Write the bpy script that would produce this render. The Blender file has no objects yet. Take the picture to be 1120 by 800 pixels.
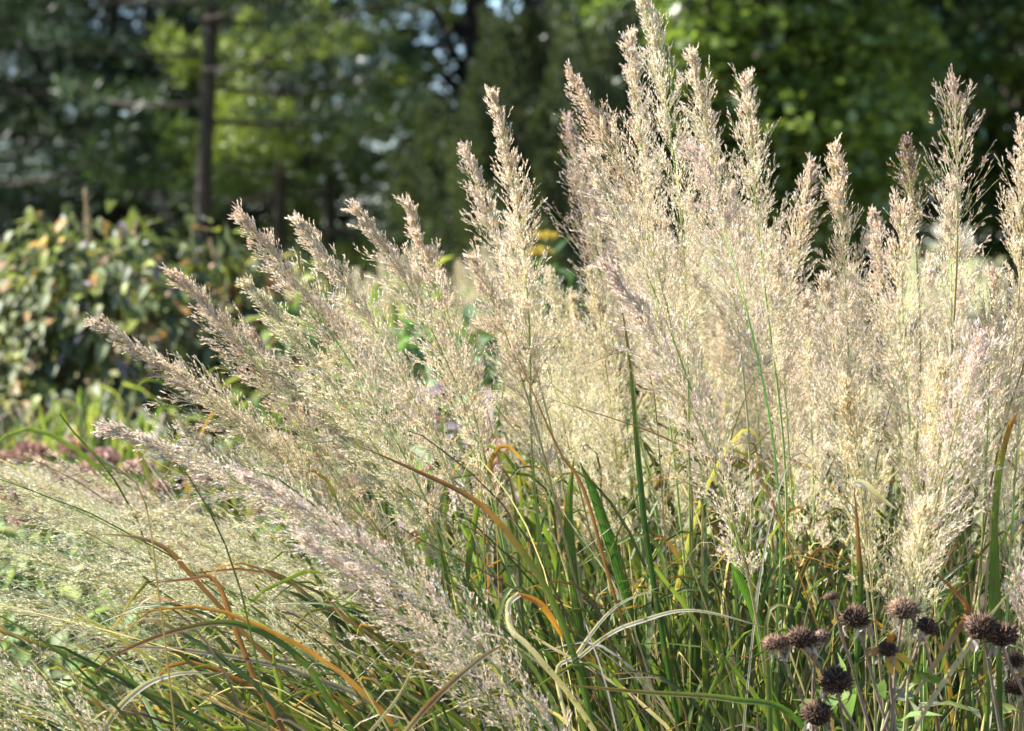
import bpy, math
import numpy as np
from mathutils import Vector

R = np.random.default_rng(20240917)
rad = math.radians
scene = bpy.context.scene
COL = scene.collection

# ------------------------------------------------------------------ camera
CAM_Z = 1.05
LENS, SENS = 55.0, 22.3
PITCH = -math.atan(135.0 / 2762.0)
cam_d = bpy.data.cameras.new('camera')
cam = bpy.data.objects.new('camera', cam_d)
COL.objects.link(cam)
cam.location = (0, 0, CAM_Z)
cam.rotation_euler = (math.pi / 2 + PITCH, 0, 0)
cam_d.lens = LENS
cam_d.sensor_width = SENS
cam_d.clip_start = 0.05
cam_d.clip_end = 1500
cam_d.dof.use_dof = True
cam_d.dof.focus_distance = 2.38
cam_d.dof.aperture_fstop = 5.6
scene.camera = cam

FPX = LENS / SENS * 1120.0


def P(px, py, d):
    """place a point of the garden: picture position at 1120x800, distance d in metres"""
    f = np.array([0, math.cos(PITCH), math.sin(PITCH)])
    u = np.array([0, -math.sin(PITCH), math.cos(PITCH)])
    r = f * FPX + np.array([1., 0, 0]) * (px - 560) + u * (400 - py)
    r = r * (d / r[1])
    return r + np.array([0, 0, CAM_Z])


def GX(px, d):
    return (px - 560) / FPX * d


# ------------------------------------------------------------------ helpers
def norm(v):
    v = np.asarray(v, float)
    return v / (np.linalg.norm(v, axis=-1, keepdims=True) + 1e-12)


class Geo:
    def __init__(self):
        self.v, self.q, self.c, self.a = [], [], [], []
        self.n = 0

    def add(self, v, q, c, a=None):
        v = np.asarray(v, float).reshape(-1, 3)
        q = np.asarray(q, int).reshape(-1, 4) + self.n
        c = np.asarray(c, float)
        if c.ndim == 1:
            c = np.tile(c[:3], (len(v), 1))
        self.v.append(v)
        self.q.append(q)
        self.c.append(c)
        self.a.append(np.zeros(len(v)) if a is None else np.asarray(a, float))
        self.n += len(v)

    def build(self, name, mat, parent=None, origin=None, smooth=False):
        v = np.concatenate(self.v) if self.v else np.zeros((0, 3))
        q = np.concatenate(self.q)
        c = np.concatenate(self.c)
        a = np.concatenate(self.a)
        if parent is not None:
            o = np.array(parent.get('_org', (0, 0, 0)), float)
            v = v - o
        elif origin is not None:
            v = v - np.asarray(origin)
        me = bpy.data.meshes.new(name)
        me.vertices.add(len(v))
        me.vertices.foreach_set('co', v.astype(np.float32).ravel())
        tri = q[:, 2] == q[:, 3]
        ls = np.where(tri, 3, 4)
        loops = q.ravel()
        if tri.any():
            keep = np.ones(q.shape, bool)
            keep[tri, 3] = False
            loops = q[keep]
        me.loops.add(len(loops))
        me.loops.foreach_set('vertex_index', loops.astype(np.int32))
        me.polygons.add(len(q))
        st = np.concatenate([[0], np.cumsum(ls)[:-1]])
        me.polygons.foreach_set('loop_start', st.astype(np.int32))
        me.polygons.foreach_set('loop_total', ls.astype(np.int32))
        if smooth:
            me.polygons.foreach_set('use_smooth', np.ones(len(q), bool))
        me.update(calc_edges=True)
        at = me.color_attributes.new('Col', 'FLOAT_COLOR', 'POINT')
        cc = np.ones((len(v), 4), np.float32)
        cc[:, :3] = np.clip(c, 0, 1)
        at.data.foreach_set('color', cc.ravel())
        f = me.attributes.new('across', 'FLOAT', 'POINT')
        f.data.foreach_set('value', a.astype(np.float32))
        me.materials.append(mat)
        ob = bpy.data.objects.new(name, me)
        COL.objects.link(ob)
        if parent is not None:
            ob.parent = parent
            ob['_org'] = tuple(parent.get('_org', (0, 0, 0)))
        elif origin is not None:
            ob.location = origin
            ob['_org'] = tuple(float(x) for x in origin)
        return ob


def root(name, loc, label, cat, group=None):
    o = bpy.data.objects.new(name, None)
    o.empty_display_size = 0.1
    COL.objects.link(o)
    o.location = loc
    o['_org'] = tuple(float(x) for x in loc)
    o['label'] = label
    o['category'] = cat
    o['kind'] = 'thing'
    if group:
        o['group'] = group
    return o


def frames(pts):
    """parallel transported frames along a polyline"""
    pts = np.asarray(pts, float)
    t = norm(np.gradient(pts, axis=0))
    a = np.array([1., 0, 0]) if abs(t[0][0]) < .9 else np.array([0, 1., 0])
    n = np.zeros_like(pts)
    n0 = a - t[0] * a.dot(t[0])
    n[0] = n0 / np.linalg.norm(n0)
    for i in range(1, len(pts)):
        k = n[i - 1] - t[i] * n[i - 1].dot(t[i])
        n[i] = k / (np.linalg.norm(k) + 1e-12)
    return t, n, np.cross(t, n)


def tube(g, pts, radii, sides=6, col=(.2, .15, .1), cap=False, cols=None):
    pts = np.asarray(pts, float)
    m = len(pts)
    radii = np.broadcast_to(np.asarray(radii, float), (m,))
    t, n, b = frames(pts)
    an = np.arange(sides) * 2 * math.pi / sides
    ring = n[:, None, :] * np.cos(an)[None, :, None] + b[:, None, :] * np.sin(an)[None, :, None]
    v = pts[:, None, :] + ring * radii[:, None, None]
    i, j = np.meshgrid(np.arange(m - 1), np.arange(sides), indexing='ij')
    i, j = i.ravel(), j.ravel()
    k = (j + 1) % sides
    q = np.stack([i * sides + j, i * sides + k, (i + 1) * sides + k, (i + 1) * sides + j], 1)
    if cols is not None:
        c = np.repeat(np.asarray(cols), sides, axis=0)
    else:
        c = np.asarray(col)
    g.add(v.reshape(-1, 3), q, c)


def bez(p0, p1, p2, p3, n):
    t = np.linspace(0, 1, n)[:, None]
    return ((1 - t) ** 3) * p0 + 3 * ((1 - t) ** 2) * t * p1 + 3 * (1 - t) * t * t * p2 + t ** 3 * p3


def spline(pts, n):
    """Catmull-Rom through the points"""
    p = np.asarray(pts, float)
    p = np.vstack([2 * p[0] - p[1], p, 2 * p[-1] - p[-2]])
    s = np.linspace(0, len(p) - 3 - 1e-6, n)
    i = s.astype(int)
    f = (s - i)[:, None]
    a, b, c, d = p[i], p[i + 1], p[i + 2], p[i + 3]
    return .5 * ((2 * b) + (-a + c) * f + (2 * a - 5 * b + 4 * c - d) * f ** 2 + (-a + 3 * b - 3 * c + d) * f ** 3)


def rnd_dirs(n, rng=R):
    return norm(rng.normal(size=(n, 3)))


def ribbons(g, p0, p1, w, col, rng=R):
    """straight thin two-vertex-wide strips from p0 to p1"""
    d = norm(p1 - p0)
    s = norm(np.cross(d, rnd_dirs(len(d), rng))) * np.asarray(w).reshape(-1, 1) * .5
    v = np.stack([p0 - s, p0 + s, p1 + s * .7, p1 - s * .7], 1)
    q = np.arange(len(d) * 4).reshape(-1, 4)
    g.add(v.reshape(-1, 3), q, np.repeat(col, 4, axis=0))


def lozenges(g, base, d, L, W, col, tipcol=None, rng=R, fold=.35, side=None):
    """small pointed folded bracts / leaves, one quad each"""
    n = len(base)
    L = np.broadcast_to(L, (n,))[:, None]
    W = np.broadcast_to(W, (n,))[:, None]
    s = norm(np.cross(d, rnd_dirs(n, rng))) if side is None else side
    u = np.cross(d, s)
    mid = base + d * L * .45
    v = np.stack([base, mid + s * W * .5 + u * W * fold, base + d * L, mid - s * W * .5 + u * W * fold], 1)
    q = np.arange(n * 4).reshape(-1, 4)
    c = np.repeat(col[:, None, :], 4, axis=1)
    if tipcol is not None:
        c[:, 2] = tipcol
    g.add(v.reshape(-1, 3), q, c.reshape(-1, 3))


def leaves6(g, base, d, up, L, W, col, droop=.25, rng=R):
    """broad leaves: six quads each, with a folded midrib and a drooping point"""
    n = len(base)
    L = np.broadcast_to(L, (n,))[:, None]
    W = np.broadcast_to(W, (n,))[:, None]
    s = norm(np.cross(d, up))
    u = np.cross(s, d)
    rows = [(0, .05, 0), (.28, .46, .03), (.62, .42, .0), (1., .03, 0)]
    vs = []
    for (t, w, lift) in rows:
        c = base + d * L * t + u * L * (lift - droop * t * t)
        for k in (-1, 0, 1):
            vs.append(c + s * W * w * k + u * W * (.18 * abs(k) * w / .46))
    v = np.stack(vs, 1)
    qq = []
    for r in range(3):
        for k in range(2):
            a = r * 3 + k
            qq.append([a, a + 1, a + 4, a + 3])
    qq = np.array(qq)
    q = (np.arange(n)[:, None, None] * 12 + qq[None]).reshape(-1, 4)
    ac = np.tile(np.array([-1., 0, 1] * 4), n)
    g.add(v.reshape(-1, 3), q, np.repeat(col, 12, axis=0), ac)


# ------------------------------------------------------------------ materials
def new_mat(name):
    m = bpy.data.materials.new(name)
    m.use_nodes = True
    m.node_tree.nodes.clear()
    return m, m.node_tree.nodes, m.node_tree.links


def leaf_mat(name, trans=.4, rough=.5, spec=.4, noise=0., nscale=60., vein=0., tboost=(1.1, 1.15, .7), spots=False):
    m, N, L = new_mat(name)
    out = N.new('ShaderNodeOutputMaterial')
    at = N.new('ShaderNodeAttribute')
    at.attribute_name = 'Col'
    src = at.outputs['Color']
    if noise > 0:
        tc = N.new('ShaderNodeTexCoord')
        nz = N.new('ShaderNodeTexNoise')
        nz.inputs['Scale'].default_value = nscale
        nz.inputs['Detail'].default_value = 3
        L.new(tc.outputs['Object'], nz.inputs['Vector'])
        mp = N.new('ShaderNodeMapRange')
        mp.inputs[1].default_value = .3
        mp.inputs[2].default_value = .7
        mp.inputs[3].default_value = 1 - noise
        mp.inputs[4].default_value = 1 + noise
        L.new(nz.outputs['Fac'], mp.inputs[0])
        mu = N.new('ShaderNodeVectorMath')
        mu.operation = 'SCALE'
        L.new(src, mu.inputs[0])
        L.new(mp.outputs[0], mu.inputs['Scale'])
        src = mu.outputs[0]
    if vein > 0:
        a2 = N.new('ShaderNodeAttribute')
        a2.attribute_name = 'across'
        sn = N.new('ShaderNodeMath')
        sn.operation = 'MULTIPLY'
        sn.inputs[1].default_value = 14.
        L.new(a2.outputs['Fac'], sn.inputs[0])
        cs = N.new('ShaderNodeMath')
        cs.operation = 'COSINE'
        L.new(sn.outputs[0], cs.inputs[0])
        ma = N.new('ShaderNodeMath')
        ma.operation = 'MULTIPLY_ADD'
        ma.inputs[1].default_value = vein
        ma.inputs[2].default_value = 1.
        L.new(cs.outputs[0], ma.inputs[0])
        mu = N.new('ShaderNodeVectorMath')
        mu.operation = 'SCALE'
        L.new(src, mu.inputs[0])
        L.new(ma.outputs[0], mu.inputs['Scale'])
        src = mu.outputs[0]
    if spots:
        tc2 = N.new('ShaderNodeTexCoord')
        n2 = N.new('ShaderNodeTexNoise')
        n2.inputs['Scale'].default_value = 140
        n2.inputs['Detail'].default_value = 4
        L.new(tc2.outputs['Object'], n2.inputs['Vector'])
        r2 = N.new('ShaderNodeMapRange')
        r2.inputs[1].default_value = .58
        r2.inputs[2].default_value = .70
        L.new(n2.outputs['Fac'], r2.inputs[0])
        m2 = N.new('ShaderNodeMix')
        m2.data_type = 'RGBA'
        L.new(r2.outputs[0], m2.inputs[0])
        L.new(src, m2.inputs[6])
        m2.inputs[7].default_value = (.16, .10, .05, 1)
        src = m2.outputs[2]
    pr = N.new('ShaderNodeBsdfPrincipled')
    pr.inputs['Roughness'].default_value = rough
    pr.inputs['Specular IOR Level'].default_value = spec
    L.new(src, pr.inputs['Base Color'])
    tr = N.new('ShaderNodeBsdfTranslucent')
    tm = N.new('ShaderNodeVectorMath')
    tm.operation = 'MULTIPLY'
    tm.inputs[1].default_value = tboost
    L.new(src, tm.inputs[0])
    L.new(tm.outputs[0], tr.inputs['Color'])
    mx = N.new('ShaderNodeMixShader')
    mx.inputs[0].default_value = trans
    L.new(pr.outputs[0], mx.inputs[1])
    L.new(tr.outputs[0], mx.inputs[2])
    L.new(mx.outputs[0], out.inputs['Surface'])
    return m


def solid_mat(name, rough=.8, spec=.2, noise=.3, nscale=40., bump=.3, stretch=(1, 1, 1)):
    m, N, L = new_mat(name)
    out = N.new('ShaderNodeOutputMaterial')
    at = N.new('ShaderNodeAttribute')
    at.attribute_name = 'Col'
    tc = N.new('ShaderNodeTexCoord')
    mpg = N.new('ShaderNodeMapping')
    mpg.inputs['Scale'].default_value = stretch
    nz = N.new('ShaderNodeTexNoise')
    nz.inputs['Scale'].default_value = nscale
    nz.inputs['Detail'].default_value = 6
    L.new(tc.outputs['Object'], mpg.inputs[0])
    L.new(mpg.outputs[0], nz.inputs['Vector'])
    mp = N.new('ShaderNodeMapRange')
    mp.inputs[1].default_value = .3
    mp.inputs[2].default_value = .7
    mp.inputs[3].default_value = 1 - noise
    mp.inputs[4].default_value = 1 + noise
    L.new(nz.outputs['Fac'], mp.inputs[0])
    mu = N.new('ShaderNodeVectorMath')
    mu.operation = 'SCALE'
    L.new(at.outputs['Color'], mu.inputs[0])
    L.new(mp.outputs[0], mu.inputs['Scale'])
    pr = N.new('ShaderNodeBsdfPrincipled')
    pr.inputs['Roughness'].default_value = rough
    pr.inputs['Specular IOR Level'].default_value = spec
    L.new(mu.outputs[0], pr.inputs['Base Color'])
    bp = N.new('ShaderNodeBump')
    bp.inputs['Strength'].default_value = bump
    bp.inputs['Distance'].default_value = .01
    L.new(nz.outputs['Fac'], bp.inputs['Height'])
    L.new(bp.outputs[0], pr.inputs['Normal'])
    L.new(pr.outputs[0], out.inputs['Surface'])
    return m


M_plume = leaf_mat('plume_straw', trans=.48, rough=.42, spec=.5, tboost=(1., 1., .95))
M_stalk = leaf_mat('grass_stalk', trans=.08, rough=.45, spec=.4)
M_blade = leaf_mat('grass_blade', trans=.5, rough=.45, spec=.35, vein=.28, spots=True, noise=.22, nscale=45., tboost=(1.35, 1.35, .5))
M_leaf = leaf_mat('leaf', trans=.4, rough=.55, spec=.22, noise=.15, nscale=20.)
M_bushleaf = leaf_mat('glossy_bush_leaf', trans=.32, rough=.52, spec=.35, noise=.3, nscale=30.)
M_tree = leaf_mat('tree_leaf', trans=.38, rough=.33, spec=.6, tboost=(1.25, 1.25, .6))
M_needle = leaf_mat('pine_needle', trans=.25, rough=.5, spec=.3, tboost=(1.2, 1.2, .5))
M_bark = solid_mat('bark', nscale=9, noise=.5, bump=.8, stretch=(3, 3, .6))
M_seed = solid_mat('dry_seed_head', nscale=300, noise=.4, rough=.85, spec=.08)
M_dry = leaf_mat('dry_sepal', trans=.2, rough=.7, spec=.2, noise=.2, nscale=120)
M_petal = leaf_mat('flower_petal', trans=.4, rough=.5, spec=.3, tboost=(1, 1, 1))
M_stem = solid_mat('dry_stem', nscale=150, noise=.25, rough=.6, spec=.3, bump=.2, stretch=(1, 1, .15))

# ------------------------------------------------------------------ world, sun
SUN_DIR = norm(np.array([-.66, .14, .70]))
sun_el = math.asin(SUN_DIR[2])
sun_az = math.atan2(SUN_DIR[0], SUN_DIR[1])          # clockwise from +Y
w = bpy.data.worlds.new('World')
scene.world = w
w.use_nodes = True
nt = w.node_tree
nt.nodes.clear()
sky = nt.nodes.new('ShaderNodeTexSky')
sky.sky_type = 'NISHITA'
sky.sun_disc = False
sky.sun_elevation = sun_el
sky.sun_rotation = sun_az
sky.air_density = 1.0
sky.dust_density = .25
sky.ozone_density = 2.0
bg = nt.nodes.new('ShaderNodeBackground')
bg.inputs['Strength'].default_value = .065
wo = nt.nodes.new('ShaderNodeOutputWorld')
tint = nt.nodes.new('ShaderNodeVectorMath')
tint.operation = 'MULTIPLY'
tint.inputs[1].default_value = (.88, .97, 1.16)
nt.links.new(sky.outputs[0], tint.inputs[0])
nt.links.new(tint.outputs[0], bg.inputs[0])
nt.links.new(bg.outputs[0], wo.inputs[0])
sd = bpy.data.lights.new('sun', 'SUN')
sd.energy = 5.0
sd.angle = rad(.53)
sd.color = (1.0, .96, .90)
so = bpy.data.objects.new('sun', sd)
COL.objects.link(so)
so.rotation_euler = Vector(SUN_DIR).to_track_quat('Z', 'Y').to_euler()
so.location = (-20, 10, 25)

# ------------------------------------------------------------------ ground
def ground_mat(name, c1, c2, scale, bump=.4):
    m, N, L = new_mat(name)
    out = N.new('ShaderNodeOutputMaterial')
    tc = N.new('ShaderNodeTexCoord')
    nz = N.new('ShaderNodeTexNoise')
    nz.inputs['Scale'].default_value = scale
    nz.inputs['Detail'].default_value = 8
    nz.inputs['Roughness'].default_value = .65
    L.new(tc.outputs['Object'], nz.inputs['Vector'])
    cr = N.new('ShaderNodeValToRGB')
    cr.color_ramp.elements[0].position = .35
    cr.color_ramp.elements[1].position = .66
    cr.color_ramp.elements[0].color = (*c1, 1)
    cr.color_ramp.elements[1].color = (*c2, 1)
    L.new(nz.outputs['Fac'], cr.inputs[0])
    pr = N.new('ShaderNodeBsdfPrincipled')
    pr.inputs['Roughness'].default_value = .9
    pr.inputs['Specular IOR Level'].default_value = .15
    L.new(cr.outputs[0], pr.inputs['Base Color'])
    bp = N.new('ShaderNodeBump')
    bp.inputs['Strength'].default_value = bump
    bp.inputs['Distance'].default_value = .03
    L.new(nz.outputs['Fac'], bp.inputs['Height'])
    L.new(bp.outputs[0], pr.inputs['Normal'])
    L.new(pr.outputs[0], out.inputs['Surface'])
    return m


def sheet(name, x0, x1, y0, y1, z, mat, nx=2, ny=2, wav=0.):
    g = Geo()
    xs, ys = np.linspace(x0, x1, nx), np.linspace(y0, y1, ny)
    X, Y = np.meshgrid(xs, ys, indexing='ij')
    Z = z + wav * (np.sin(X * 1.7) * np.cos(Y * 1.3))
    v = np.stack([X, Y, Z], -1).reshape(-1, 3)
    i, j = np.meshgrid(np.arange(nx - 1), np.arange(ny - 1), indexing='ij')
    i, j = i.ravel(), j.ravel()
    q = np.stack([i * ny + j, (i + 1) * ny + j, (i + 1) * ny + j + 1, i * ny + j + 1], 1)
    g.add(v, q, (.2, .2, .1))
    o = g.build(name, mat)
    o['kind'] = 'structure'
    return o


sheet('ground', -600, 600, -60, 1200, 0, ground_mat('lawn_grass', (.13, .14, .055), (.23, .215, .10), 1.5), 30, 30)
sheet('garden_bed', -3.4, 3.6, .9, 8.6, .02, ground_mat('bed_mulch', (.035, .022, .014), (.12, .08, .05), 40, 1.), 40, 40, .012)

# ------------------------------------------------------------------ feather reed grass
TINTS = {   # spikelet colour, tip colour
    'straw': ((.79, .63, .48), (.83, .68, .54)),
    'pink': ((.79, .64, .54), (.80, .63, .55)),
    'tan': ((.75, .58, .44), (.78, .62, .50)),
    'green': ((.76, .64, .43), (.79, .68, .49)),
    'meadow': ((.66, .62, .39), (.74, .66, .47)),
    'brown': ((.52, .38, .30), (.56, .42, .36)),
    'rose': ((.77, .61, .54), (.78, .58, .54)),
    'dark': ((.30, .21, .16), (.40, .27, .21)),
}


def plume_geo(axis, W, tint, dens=1., opn=1., rng=R):
    """feathery panicle: whorls of rising branches, branchlets and paired bracts along the axis"""
    g = Geo()
    L = np.linalg.norm(np.diff(axis, axis=0), axis=1).sum()
    T, Nn, B = frames(axis)
    m = len(axis)

    def at(t):
        f = np.clip(t, 0, 1) * (m - 1)
        i = np.minimum(f.astype(int), m - 2)
        k = (f - i)[:, None]
        return (axis[i] * (1 - k) + axis[i + 1] * k, norm(T[i] * (1 - k) + T[i + 1] * k),
                norm(Nn[i] * (1 - k) + Nn[i + 1] * k), norm(B[i] * (1 - k) + B[i + 1] * k))

    nodes = max(9, int(L / .017))
    tn = (np.arange(nodes) + .3) / nodes
    tn = tn ** .92
    per = 8
    tb = np.repeat(tn, per) + rng.normal(0, .008, nodes * per)
    tb = np.clip(tb, 0, .985)
    az = rng.uniform(0, 2 * math.pi, len(tb))
    prof = np.interp(tb, [0, .10, .30, .55, .8, 1], [.45, .88, 1.0, .62, .25, .04])
    # uneven lobes around the axis
    lob = 1 + .12 * np.sin(tb * 17 + rng.uniform(0, 6)) + .10 * np.sin(tb * 37 + az + rng.uniform(0, 6))
    out = W * prof * lob * rng.uniform(.35, 1.08, len(tb))
    ang = np.interp(tb, [0, .5, 1], [.52, .36, .17]) * rng.uniform(.7, 1.25, len(tb)) * opn
    bl = out / np.sin(np.clip(ang, .15, 1.3))
    bl = np.minimum(bl, L * .42)
    p, t, n, b = at(tb)
    rr = n * np.cos(az)[:, None] + b * np.sin(az)[:, None]
    d = norm(t * np.cos(ang)[:, None] + rr * np.sin(ang)[:, None])
    # the branch bends outwards towards its end
    bend = rr * .14 * rng.uniform(-.3, 1., len(tb))[:, None] + np.array([0, 0, -.12])
    stalkc = np.array([.45, .46, .20])

    def bp(i, s):
        return p[i] + d[i] * (bl[i] * s)[:, None] + bend[i] * (bl[i] * s * s)[:, None]

    I = np.arange(len(tb))
    for s0, s1 in ((0, .35), (.35, .7), (.7, 1.)):
        o = np.full(len(tb), s0)
        ribbons(g, bp(I, o), bp(I, o * 0 + s1), .00038, np.tile(stalkc, (len(tb), 1)), rng)
    nsub = max(3, int(9 * dens))
    bi = np.repeat(I, nsub)
    s = rng.uniform(.12, 1, len(bi))
    sp = bp(bi, s)
    dd = norm(d[bi] + bend[bi] * (2 * s)[:, None])
    sd_ = norm(dd + rnd_dirs(len(bi), rng) * .45)
    sl = (.35 * (1.05 - s) * bl[bi] + .006) * rng.uniform(.5, 1.2, len(bi))
    sl = np.clip(sl, .004, .017)
    ribbons(g, sp, sp + sd_ * sl[:, None], .00026, np.tile(stalkc, (len(bi), 1)), rng)
    k = 7
    si = np.repeat(np.arange(len(bi)), k)
    f = rng.uniform(.05, 1.1, len(si))
    base = sp[si] + sd_[si] * (sl[si] * f)[:, None]
    ndir = norm(sd_[si] + t[bi[si]] * .25 + rnd_dirs(len(si), rng) * (.42 - .2 * tb[bi[si]])[:, None])
    c0, c1 = (np.array(x) * (1 + rng.normal(0, .05)) * (1 + rng.normal(0, .022) * np.array([1, -.3, -1.])) for x in TINTS[tint])
    tt = tb[bi[si]]
    var = rng.normal(1, .16, (len(si), 1))
    hue = rng.normal(0, .04, (len(si), 1)) * np.array([[1, 0, -1.]])
    # lower branches still a little green, tips of the panicle ripe
    gr = np.clip(.40 - tt, 0, 1)[:, None] * rng.uniform(0, 1.1, (len(si), 1))
    col = (c0 + (c1 - c0) * rng.uniform(0, 1, (len(si), 1))) * var + hue
    col = col * (1 - gr) + np.array([.66, .61, .38]) * gr
    pale = rng.uniform(0, 1, len(si)) < .07
    col[pale] = np.array([.80, .80, .84])  # sparkle of dew painted in as pale bluish bracts
    dk = rng.uniform(0, 1, len(si)) < .07
    col[dk] *= .6
    sl_ = rng.uniform(.0027, .0048, len(si))
    for kk in range(2):
        nd = norm(ndir + rnd_dirs(len(si), rng) * .22)
        lozenges(g, base, nd, sl_, rng.uniform(.0004, .0007, len(si)), col, col * 1.12, rng, fold=.3)
    # terminal spikelets sit tight on the rachis, so the panicle ends in a fine point
    m2 = 44
    t2 = 1 - rng.uniform(0, 1, m2) ** 1.3 * .16
    p2, d2, _, _ = at(t2)
    p2 = p2 + rnd_dirs(m2, rng) * ((1.01 - t2) * .016)[:, None]
    c2 = (c0 + (c1 - c0) * rng.uniform(0, 1, (m2, 1))) * rng.normal(1, .15, (m2, 1))
    lozenges(g, p2, norm(d2 + rnd_dirs(m2, rng) * .28), .005, .0008, c2, c2 * 1.1, rng)
    return g, L


CLUMPS = {}


def clump(key, px, d, label):
    loc = (GX(px, d), d, 0.02)
    o = root('feather_reed_grass', loc, label, 'ornamental grass', 'clumps of feather reed grass')
    CLUMPS[key] = dict(o=o, loc=np.array(loc), stems=0, blades=0, rest=Geo(), spread=.10)
    return o


clump('A', 690, 2.32, 'feathery grass clump fanning far to the left, pink plume sweeping down to bottom centre')
clump('B', 770, 2.62, 'tall upright feathery grass clump in the centre carrying the highest plume')
clump('C', 1010, 2.42, 'feathery grass clump at the right edge behind the dried seed heads')
clump('D', 330, 2.75, 'low pale hazy grass clump lying over to the lower left edge')
clump('E', 690, 3.15, 'yellowish blurred grass clump behind the tall central plumes')
clump('F', 960, 3.10, 'blurred straw grass clump behind the right hand plumes')
clump('H', 470, 6.6, 'pale green far out of focus grass clump before the dark conifer')


def add_stem(key, tip, base, d, W, tint='straw', dens=1., opn=1., bow=0., dt=None, stalk=None, label=None):
    """one flowering stem: base and tip of its plume as picture positions at distance d"""
    C = CLUMPS[key]
    rng = R
    d2 = d + (rng.normal(0, .03) if dt is None else dt)
    pb, pt = P(base[0], base[1], d), P(tip[0], tip[1], d2)
    axis_dir = norm(pt - pb)
    Lp = np.linalg.norm(pt - pb)
    side = np.cross(axis_dir, [0, 1., 0])
    mid = (pb + pt) / 2 + side * bow * Lp + rng.normal(0, .01, 3) * Lp
    n = 16
    t = np.linspace(0, 1, n)[:, None]
    c = 2 * mid - .5 * (pb + pt)
    axis = (1 - t) ** 2 * pb + 2 * t * (1 - t) * c + t * t * pt
    tb = norm(axis[1] - axis[0])
    g0 = C['loc'] + np.array([rng.normal(0, C['spread']), rng.normal(0, C['spread'] * .6), 0])
    g0[0] += np.clip((pb[0] - g0[0]) * .25, -.2, .2)
    H = np.linalg.norm(pb - g0)
    d0 = norm(np.array([0, 0, 1.]) + .35 * norm(pb - g0))
    stem = bez(g0, g0 + d0 * H * .35, pb - tb * H * .35, pb, 18)
    full = np.vstack([stem, axis[1:]])
    nf = len(full)
    rr = np.interp(np.arange(nf), [0, 17, nf - 1], [.0017, .0012, .0003])
    if stalk is None:
        a = [(.22, .30, .08), (.38, .36, .16), (.30, .24, .10), (.26, .36, .10)][rng.integers(4)]
    else:
        a = stalk
    a = np.array(a)
    cc = a[None] * rng.uniform(.85, 1.15) * np.interp(np.arange(nf), [0, 8, nf - 1], [.8, 1, 1.3])[:, None]
    gs = Geo()
    tube(gs, full, rr, 5, cols=cc)
    st = gs.build('flower_stem', M_stalk, C['o'], smooth=True)
    gp, _ = plume_geo(axis, W, tint, dens, opn, rng)
    pl = gp.build('plume', M_plume, st)
    if label:
        st['label'] = label
    C['stems'] += 1


px_m = FPX            # pixels per metre at 1 m


SPREAD_DENS = {'E': .9, 'F': .9, 'D': .66}


def rngw():
    return R.uniform(.86, 1.12)


def S(key, tip, base, d, wpx, tint='straw', **k):
    k.setdefault('dens', SPREAD_DENS.get(key, 1.))
    add_stem(key, tip, base, d, wpx * rngw() * .53 * d / px_m, tint, **k)


# -- left fan (A)
S('A', (265, 237), (478, 575), 2.42, 84, 'tan', bow=-.04)
S('A', (325, 240), (500, 540), 2.50, 74, 'straw', bow=-.03)
S('A', (388, 228), (540, 560), 2.44, 82, 'straw', bow=-.04)
S('A', (445, 222), (535, 520), 2.56, 62, 'tan', bow=-.02)
S('A', (193, 300), (420, 600), 2.62, 76, 'tan', bow=-.03)
S('A', (104, 352), (400, 610), 2.56, 84, 'tan', bow=-.05)
S('A', (122, 468), (440, 650), 2.34, 96, 'pink', bow=-.04)
S('A', (270, 520), (625, 830), 2.12, 100, 'pink', bow=-.05, dens=.95)
S('A', (330, 585), (600, 850), 2.16, 84, 'pink', bow=-.05, dens=.7)
S('A', (272, 310), (470, 590), 2.50, 84, 'green', bow=-.03)
S('A', (275, 365), (440, 560), 2.85, 60, 'brown')
S('A', (300, 400), (520, 640), 2.55, 90, 'green', bow=-.03)
S('A', (350, 330), (545, 600), 2.6, 84, 'straw', bow=-.03)
S('A', (230, 440), (470, 640), 2.6, 86, 'green', bow=-.03)
S('A', (200, 470), (420, 680), 2.5, 84, 'green', bow=-.04)
# -- centre (B)
S('B', (540, 103), (580, 430), 2.42, 70, 'straw', bow=-.02)
S('B', (508, 163), (585, 400), 2.50, 58, 'tan', bow=-.03)
S('B', (519, 285), (600, 520), 2.42, 84, 'straw', bow=-.02)
S('B', (622, 132), (680, 430), 2.78, 70, 'brown', bow=-.01)
S('B', (646, 190), (690, 430), 2.80, 64, 'brown')
S('B', (626, 88), (745, 420), 2.46, 86, 'tan', bow=-.03)
S('B', (702, -15), (752, 380), 2.48, 92, 'straw', bow=-.01)
S('B', (690, 40), (730, 440), 2.55, 84, 'straw')
S('B', (757, 60), (812, 400), 2.46, 74, 'straw', bow=-.02)
S('B', (817, 86), (850, 420), 2.50, 80, 'straw')
S('B', (760, 165), (835, 420), 2.34, 92, 'pink', bow=-.02, stalk=(.22, .42, .08))
S('B', (888, 182), (852, 430), 2.58, 62, 'tan', bow=.02)
S('B', (645, 170), (770, 470), 2.36, 84, 'straw', bow=-.02)
S('B', (665, 290), (820, 640), 2.26, 84, 'pink', bow=-.04, opn=1.1)
S('B', (560, 270), (640, 560), 2.7, 90, 'green')
S('B', (600, 300), (660, 600), 2.75, 90, 'green')
S('B', (648, 300), (680, 600), 2.7, 90, 'green')
S('B', (720, 260), (745, 620), 2.75, 90, 'green')
S('B', (850, 280), (870, 600), 2.55, 74, 'straw')
S('B', (560, 380), (610, 560), 2.55, 80, 'green')
S('B', (800, 210), (835, 520), 2.72, 86, 'straw')
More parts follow.
